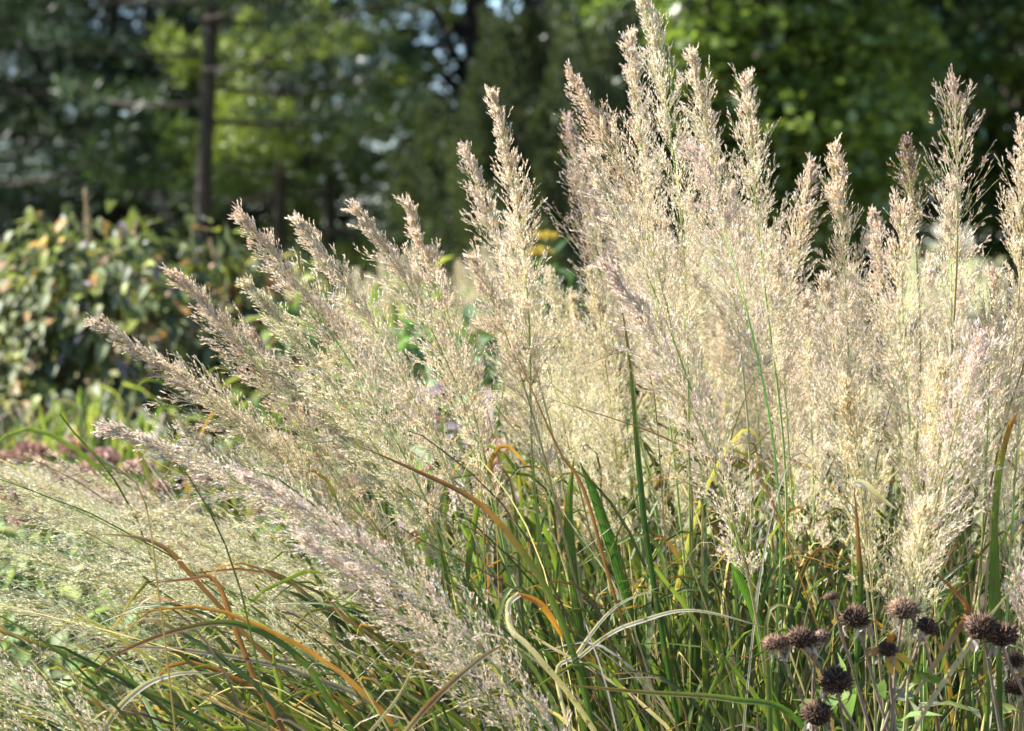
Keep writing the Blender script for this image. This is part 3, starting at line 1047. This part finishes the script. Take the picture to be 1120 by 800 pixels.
sedum((GX(50, 4.6), 4.65, .02), .6, [P(33, 499, 4.6), P(79, 497, 4.7), P(8, 512, 4.5)], 'stonecrop with dull red flower heads at the left edge by the yellow green tufts')
sedum((GX(125, 4.4), 4.45, .02), .58, [P(113, 508, 4.5), P(122, 549, 4.1), P(150, 520, 4.4), P(90, 527, 4.3), P(172, 545, 4.2)], 'stonecrop with brick red heads just left of the pink plume tip')
sedum((GX(45, 4.0), 4.1, .02), .5, [P(62, 536, 4.0), P(30, 575, 3.8), P(75, 538, 4.1), P(5, 548, 4.0)], 'stonecrop with coral red heads showing through the low haze of plumes')
sedum((GX(380, 4.0), 4.1, .02), .52, [P(385, 540, 4.0), P(300, 560, 3.9), P(225, 530, 4.0)], 'stonecrop with red heads seen through the left fan')

# green grass tufts beneath the bush
def tuft(base, n, h, label, cols, name='grass_tuft'):
    rng = R
    o = root(name, base, label, 'grass tuft', 'grass tufts under the leafy bush')
    g = Geo()
    b = np.array(base)
    for i in range(n):
        q = rng.uniform(0, 6.28)
        r = rng.uniform(0, 1)
        hh = h * rng.uniform(.5, 1)
        e = np.array([math.cos(q), math.sin(q), 0])
        pts = spline([b + e * .06 * r, b + e * (.08 * r) + [0, 0, hh * .5], b + e * .16 * r + [0, 0, hh], b + e * .30 * r + [0, 0, hh * rng.uniform(.75, 1.05)]], 8)
        ribbon(g, pts, wprof(8, rng.uniform(.006, .012)), np.tile(np.array(cols[rng.integers(len(cols))]) * rng.uniform(.8, 1.2), (8, 1)), facing=rnd_dirs(1)[0], cross=2)
    g.build('leaf_blades', M_blade, o, smooth=True)


TC = [(.08, .14, .035), (.13, .20, .05), (.20, .24, .08), (.30, .27, .20)]
tuft((GX(70, 5.5), 5.55, .02), 170, .70, 'bright yellow green grass tuft under the bush behind the red stonecrop heads', TC)
tuft((GX(115, 5.4), 5.5, .02), 170, .66, 'yellow green grass tuft right below the bush, beside the pink plume tip', TC)
tuft((GX(10, 5.6), 5.7, .02), 150, .62, 'grass tuft with lilac grey dead blades at the left edge below the bush', TC + [(.4, .33, .34)])
tuft((GX(250, 5.4), 5.5, .02), 150, .6, 'grass tuft glimpsed behind the left fan of plumes', TC)

# ------------------------------------------------------------------ the leafy bush at left
def bush(base, rx, ry, h, n, label, cols, spikes):
    rng = R
    o = root('leafy_bush', base, label, 'bush')
    base = np.array(base)
    g = Geo()
    for k in range(22):
        q = rng.uniform(0, 6.28)
        r = rng.uniform(.2, .9)
        tp = base + np.array([math.cos(q) * rx * r, math.sin(q) * ry * r, h * rng.uniform(.7, .95) * math.sqrt(1 - .5 * r * r)])
        tube(g, bez(base + rng.normal(0, .05, 3) * [1, 1, 0], base + [0, 0, h * .4], tp - [0, 0, h * .25], tp, 10), np.linspace(.009, .003, 10), 6, col=(.22, .13, .10))
    g.build('branches', M_bark, o, smooth=True)
    g = Geo()
    u = rng.uniform(0, 1, n)
    q = rng.uniform(0, 6.28, n)
    z = rng.uniform(-.75, 1, n)
    rr = np.sqrt(1 - z * z)
    lob = 1 + .10 * np.sin(q * 5 + 1) + .10 * np.sin(z * 9 + q * 3) + rng.normal(0, .03, n)
    k = rng.uniform(.45, 1.03, n) ** .4 * lob
    pos = base + np.stack([np.cos(q) * rr * rx * k, np.sin(q) * rr * ry * k, h * .52 + z * h * .5 * k], 1)
    d = norm(np.stack([np.cos(q) * rr, np.sin(q) * rr, np.full(n, -.35)], 1) + rng.normal(0, .4, (n, 3)))
    ca = np.array([c for c, _ in cols])
    pr = np.array([p for _, p in cols])
    pr = pr / pr.sum()
    col = ca[rng.choice(len(ca), size=n, p=pr)] * rng.uniform(.7, 1.25, (n, 1))
    up = norm(np.array([0, 0, 1.]) + np.stack([np.cos(q) * rr, np.sin(q) * rr, z], 1) * .5 + rng.normal(0, .3, (n, 3)))
    leaves6(g, pos, d, up, rng.uniform(.042, .082, n), rng.uniform(.024, .040, n), col, .35)
    g.build('foliage', M_bushleaf, o, smooth=True)
    for (sx, sy, dd, l) in spikes:
        g = Geo()
        tp = P(sx, sy, dd)
        b0 = tp - np.array([rng.normal(0, .01), 0, l])
        ax = bez(b0, b0 + [0, 0, l * .3], tp - [0, 0, l * .3], tp, 12)
        tube(g, ax, np.linspace(.004, .0015, 12), 5, col=(.35, .22, .16))
        m = int(260 * l / .15)
        t = rng.uniform(0, 1, m)
        pp = b0 + (tp - b0) * t[:, None]
        a = rng.uniform(0, 6.28, m)
        e = np.stack([np.cos(a), np.sin(a), np.full(m, 1.4)], 1)
        lozenges(g, pp, norm(e + rng.normal(0, .4, (m, 3))), rng.uniform(.008, .022, m) * (1.1 - .7 * t), .006, np.array([[.42, .36, .20]]) * rng.uniform(.7, 1.4, (m, 1)) + rng.uniform(0, .06, (m, 1)) * np.array([[1, 0, .4]]))
        g.build('flower_spike', M_petal, o)


BC = [((.095, .12, .045), 6), ((.16, .185, .08), 4), ((.23, .25, .14), 1.4), ((.22, .25, .05), 2.6), ((.42, .36, .06), .5), ((.42, .22, .05), .3), ((.30, .19, .09), 1.3), ((.22, .18, .18), .4)]
bush((GX(115, 7.0), 7.1, .02), .52, .45, 1.05, 5200, 'rounded leafy bush with grey green drooping leaves and pinkish flower spikes at left', BC,
     [(93, 208, 6.9, .14), (228, 262, 6.9, .06), (150, 240, 6.9, .05)])
bush((GX(275, 7.2), 7.3, .02), .28, .3, .96, 1500, 'lower reddish bush right of the rounded leafy bush', [((.16, .16, .06), 3), ((.30, .14, .08), 2), ((.34, .30, .07), 1.5), ((.09, .12, .06), 4)],
     [(270, 296, 7.1, .05)])

# ------------------------------------------------------------------ trees
def cloud(g, centers, radii, n_each, L, W, cols, rng, flat=.6, shell=.5, droop=-.2):
    n = len(centers) * n_each
    ci = np.repeat(np.arange(len(centers)), n_each)
    dr = rnd_dirs(n, rng)
    dr[:, 2] = dr[:, 2] * .5 + np.abs(dr[:, 2]) * .5 * rng.choice([-1, 1], n, p=[.3, .7])
    k = rng.uniform(shell, 1.05, n) ** .6
    pos = centers[ci] + dr * (radii[ci] * k)[:, None] * np.array([1, 1, flat])
    d = norm(dr * [1, 1, .4] + rng.normal(0, .5, (n, 3)) + np.array([0, 0, droop]))
    ca = np.array(cols)
    cl = ca[rng.integers(len(ca), size=len(centers))][ci] * rng.uniform(.75, 1.25, (n, 1))
    up = norm(np.array([0, 0, 1.]) + rng.normal(0, .5, (n, 3)))
    side = norm(np.cross(d, up))
    lozenges(g, pos, d, rng.uniform(L * .7, L * 1.2, n), W * rng.uniform(.8, 1.2, n), cl, None, rng, fold=.12, side=side)


def broad_tree(loc, crown_c, crown_r, nclus, each, leaf, cols, label, trunk_r=.2, cat='tree', cr=(.45, .9), name='broadleaf_tree', seed=1, zlo=-.9):
    rng = np.random.default_rng(seed)
    loc = np.array([*loc, 0.])
    o = root(name, tuple(loc), label, cat, None)
    cc = loc + np.array([0, 0, crown_c])
    rx, ry, rz = crown_r
    dirs = rnd_dirs(nclus, rng)
    dirs[:, 2] = np.clip(dirs[:, 2], zlo, 1)
    k = rng.uniform(.35, 1.0, nclus) ** .5
    cen = cc + dirs * np.array([rx, ry, rz]) * k[:, None]
    cen[:, 2] = np.maximum(cen[:, 2], .55)
    g = Geo()
    top = cc + np.array([0, 0, rz * .5])
    tr = spline([loc, loc + [.05, 0, crown_c * .4], cc, top], 14)
    tube(g, tr, np.linspace(trunk_r, trunk_r * .35, 14), 10, col=(.10, .085, .07))
    g.build('trunk', M_bark, o, smooth=True)
    g = Geo()
    for i in range(0, nclus, 2):
        s = tr[rng.integers(4, 13)]
        m = (s + cen[i]) / 2 + rng.normal(0, .2, 3)
        tube(g, spline([s, m, cen[i]], 8), np.linspace(trunk_r * .28, .015, 8), 5, col=(.09, .075, .06))
    g.build('limbs', M_bark, o, smooth=True)
    g = Geo()
    cloud(g, cen, rng.uniform(*cr, nclus), each, leaf, leaf * .8, cols, rng)
    g.build('crown', M_tree, o)
    return o


def pine(loc, H, label, seed, reach=3.2, first=1.6, trunk_r=.09, cols=None, tufts=46, gap=.55, name='pine_tree'):
    rng = np.random.default_rng(seed)
    loc = np.array([*loc, 0.])
    o = root(name, tuple(loc), label, 'tree', 'tall dark pines behind the garden')
    g = Geo()
    tr = spline([loc, loc + [rng.normal(0, .05), 0, H * .12], loc + [rng.normal(0, .08), 0, H * .35], loc + [rng.normal(0, .12), 0, H * .7], loc + [0, 0, H]], 16)
    tube(g, tr, np.linspace(trunk_r, .03, 16), 10, col=(.035, .027, .022))
    g.build('trunk', M_bark, o, smooth=True)
    gb, gn = Geo(), Geo()
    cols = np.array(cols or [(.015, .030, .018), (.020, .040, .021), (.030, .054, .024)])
    z = first
    B0, B1, CL = [], [], []
    while z < H * .97:
        f = z / H
        for k in range(rng.integers(4, 6)):
            a = rng.uniform(0, 6.28)
            l = reach * (1 - f) ** .7 * rng.uniform(.6, 1.1) + .25
            e = np.array([math.cos(a), math.sin(a), 0])
            s = loc + np.array([0, 0, z + rng.normal(0, .12)])
            br = bez(s, s + e * l * .4 + [0, 0, -.02 * l], s + e * l * .8 + [0, 0, .0], s + e * l + [0, 0, .14 * l], 9)
            tube(gb, br, np.linspace(.024, .006, 9) * (.5 + l / 4), 5, col=(.04, .032, .026))
            nt_ = int(tufts * 1.3 * l / 3 + 6)
            t = rng.uniform(.22, 1, nt_)
            i = np.minimum((t * 8).astype(int), 7)
            c = br[i] + (br[i + 1] - br[i]) * (t * 8 - i)[:, None]
            w_ = (1.15 - t) * l * .42
            sd2 = np.cross(e, [0, 0, 1.])
            off = rng.uniform(-1, 1, nt_)
            c = c + sd2 * (off * w_)[:, None] + e * (np.abs(off) * w_ * .5)[:, None] + np.array([0, 0, 1.]) * rng.normal(.04, .07, nt_)[:, None]
            cl = cols[rng.integers(len(cols))] * rng.uniform(.8, 1.25)
            B0.append(c)
            CL.append(np.tile(cl, (nt_, 1)))
        z += gap * rng.uniform(.7, 1.3)
    c = np.concatenate(B0)
    cl = np.concatenate(CL)
    per = 11
    ci = np.repeat(np.arange(len(c)), per)
    d = norm(rnd_dirs(len(ci), rng) + np.array([0, 0, .35]))
    lozenges(gn, c[ci] + d * .02, d, rng.uniform(.09, .16, len(ci)), .017, cl[ci] * rng.uniform(.7, 1.3, (len(ci), 1)), None, rng)
    gb.build('boughs', M_bark, o, smooth=True)
    gn.build('needles', M_needle, o)
    return o


def tx(px, d):
    return (GX(px, d), d)


DK = None
LIT = [(.11, .165, .04), (.17, .22, .045), (.075, .12, .035)]  # sunlight put into the needle colour, brighter than the dark pines
pine(tx(222, 19), 10, 'pine with the clearly visible straight dark trunk rising above the leafy bush', 11, trunk_r=.07, first=2.15, reach=2.0, tufts=34)
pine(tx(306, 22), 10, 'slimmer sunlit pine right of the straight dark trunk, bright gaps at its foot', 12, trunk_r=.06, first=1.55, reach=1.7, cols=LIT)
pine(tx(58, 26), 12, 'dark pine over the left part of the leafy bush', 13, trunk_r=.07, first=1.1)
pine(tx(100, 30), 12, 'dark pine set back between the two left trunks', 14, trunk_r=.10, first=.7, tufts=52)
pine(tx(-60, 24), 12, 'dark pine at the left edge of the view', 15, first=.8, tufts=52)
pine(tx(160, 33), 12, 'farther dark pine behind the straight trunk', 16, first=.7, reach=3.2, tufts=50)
pine(tx(355, 23), 9, 'yellow green sunlit pine left of the conifer shrub', 17, first=.5, trunk_r=.05, reach=1.9, cols=[(.13, .185, .045), (.20, .25, .055), (.09, .14, .035)], tufts=60)  # sunlit look painted into these needle colours as well
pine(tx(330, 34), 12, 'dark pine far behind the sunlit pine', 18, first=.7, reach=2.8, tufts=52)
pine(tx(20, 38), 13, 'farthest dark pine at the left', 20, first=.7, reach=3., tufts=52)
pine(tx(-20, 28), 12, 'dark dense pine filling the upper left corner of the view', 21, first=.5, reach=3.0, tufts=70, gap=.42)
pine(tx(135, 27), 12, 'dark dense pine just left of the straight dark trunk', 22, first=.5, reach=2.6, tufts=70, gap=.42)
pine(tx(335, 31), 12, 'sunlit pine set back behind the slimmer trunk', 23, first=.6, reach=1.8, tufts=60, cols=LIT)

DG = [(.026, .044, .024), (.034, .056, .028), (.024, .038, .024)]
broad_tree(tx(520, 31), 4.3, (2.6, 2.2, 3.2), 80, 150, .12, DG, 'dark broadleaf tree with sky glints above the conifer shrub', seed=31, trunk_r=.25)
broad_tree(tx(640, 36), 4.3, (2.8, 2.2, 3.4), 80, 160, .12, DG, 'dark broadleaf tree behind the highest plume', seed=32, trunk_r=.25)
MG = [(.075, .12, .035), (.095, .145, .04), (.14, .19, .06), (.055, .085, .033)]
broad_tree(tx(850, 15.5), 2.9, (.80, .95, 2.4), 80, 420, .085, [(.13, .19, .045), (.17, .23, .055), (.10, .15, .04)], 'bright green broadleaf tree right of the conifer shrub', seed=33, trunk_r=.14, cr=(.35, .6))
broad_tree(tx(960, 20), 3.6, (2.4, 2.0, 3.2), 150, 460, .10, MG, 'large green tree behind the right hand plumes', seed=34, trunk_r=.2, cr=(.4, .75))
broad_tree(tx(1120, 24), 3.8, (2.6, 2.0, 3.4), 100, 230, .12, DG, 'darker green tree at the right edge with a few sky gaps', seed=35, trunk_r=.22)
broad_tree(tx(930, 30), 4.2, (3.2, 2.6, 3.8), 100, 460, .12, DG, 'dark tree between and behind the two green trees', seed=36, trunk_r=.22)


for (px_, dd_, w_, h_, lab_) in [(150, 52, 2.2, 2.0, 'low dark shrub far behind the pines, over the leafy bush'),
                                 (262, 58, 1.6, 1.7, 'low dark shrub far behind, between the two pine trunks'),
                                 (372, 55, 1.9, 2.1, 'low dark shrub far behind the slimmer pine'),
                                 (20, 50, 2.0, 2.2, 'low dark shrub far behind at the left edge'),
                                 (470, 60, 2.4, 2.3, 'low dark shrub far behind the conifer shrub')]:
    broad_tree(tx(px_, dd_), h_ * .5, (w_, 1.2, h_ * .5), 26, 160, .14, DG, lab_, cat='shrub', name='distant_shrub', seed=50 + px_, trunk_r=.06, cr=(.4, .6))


def shrub_conifer(loc, w, h, label, seed, n=52, cols=((.050, .068, .034), (.064, .084, .040), (.040, .054, .030))):
    """upright evergreen built of rising plume shaped sprays"""
    rng = np.random.default_rng(seed)
    loc = np.array([*loc, 0.])
    o = root('conifer_shrub', tuple(loc), label, 'evergreen shrub')
    g = Geo()
    tube(g, [loc, loc + [0, 0, h * .4], loc + [0, 0, h * .8]], [.09, .06, .02], 8, col=(.1, .07, .05))
    g.build('trunk', M_bark, o)
    g = Geo()
    ca = np.array(cols)
    for i in range(n * 4):
        z = rng.uniform(.05, .96)
        a = rng.uniform(0, 6.28)
        rr = w * math.sqrt(max(.03, 1 - ((z - .32) / .70) ** 2)) * rng.uniform(.6, .92)
        s = loc + np.array([math.cos(a) * rr, math.sin(a) * rr, z * h])
        ln = rng.uniform(.28, .5)
        ax = norm(np.array([math.cos(a) * .3, math.sin(a) * .3, 1.]) + rng.normal(0, .12, 3))
        m = 300
        t = rng.uniform(-.3, 1, m)
        rad_ = .11 * np.sqrt(np.clip(1 - t, 0, 1)) * rng.uniform(.6, 1.05, m)
        e = rnd_dirs(m, rng)
        pos = s + ax * (t * ln)[:, None] + e * rad_[:, None]
        cl = ca[rng.integers(len(ca))] * rng.uniform(.8, 1.25)
        lozenges(g, pos, norm(ax * 1. + e * .7), rng.uniform(.04, .07, m), .018, np.tile(cl, (m, 1)) * rng.uniform(.75, 1.3, (m, 1)), None, rng)
    g.build('foliage', M_needle, o)


shrub_conifer(tx(612, 15), .72, 2.2, 'tall dark green conifer shrub with feathery upright sprays in the middle', 41)
shrub_conifer(tx(512, 16), .48, 1.62, 'lower dark conifer shrub leaning against the left of the tall one', 42, n=36)

# ------------------------------------------------------------------ render settings
for ob in bpy.data.objects:
    if '_org' in ob:
        del ob['_org']
scene.view_settings.view_transform = 'Standard'
scene.view_settings.look = 'None'
scene.view_settings.exposure = 2.05
scene.view_settings.gamma = 1
scene.render.engine = 'CYCLES'
cy = scene.cycles
cy.use_denoising = True
cy.denoiser = 'OPENIMAGEDENOISE'
cy.max_bounces = 6
cy.diffuse_bounces = 3
cy.glossy_bounces = 2
cy.transmission_bounces = 3
cy.sample_clamp_indirect = 6
cy.caustics_reflective = False
cy.caustics_refractive = False
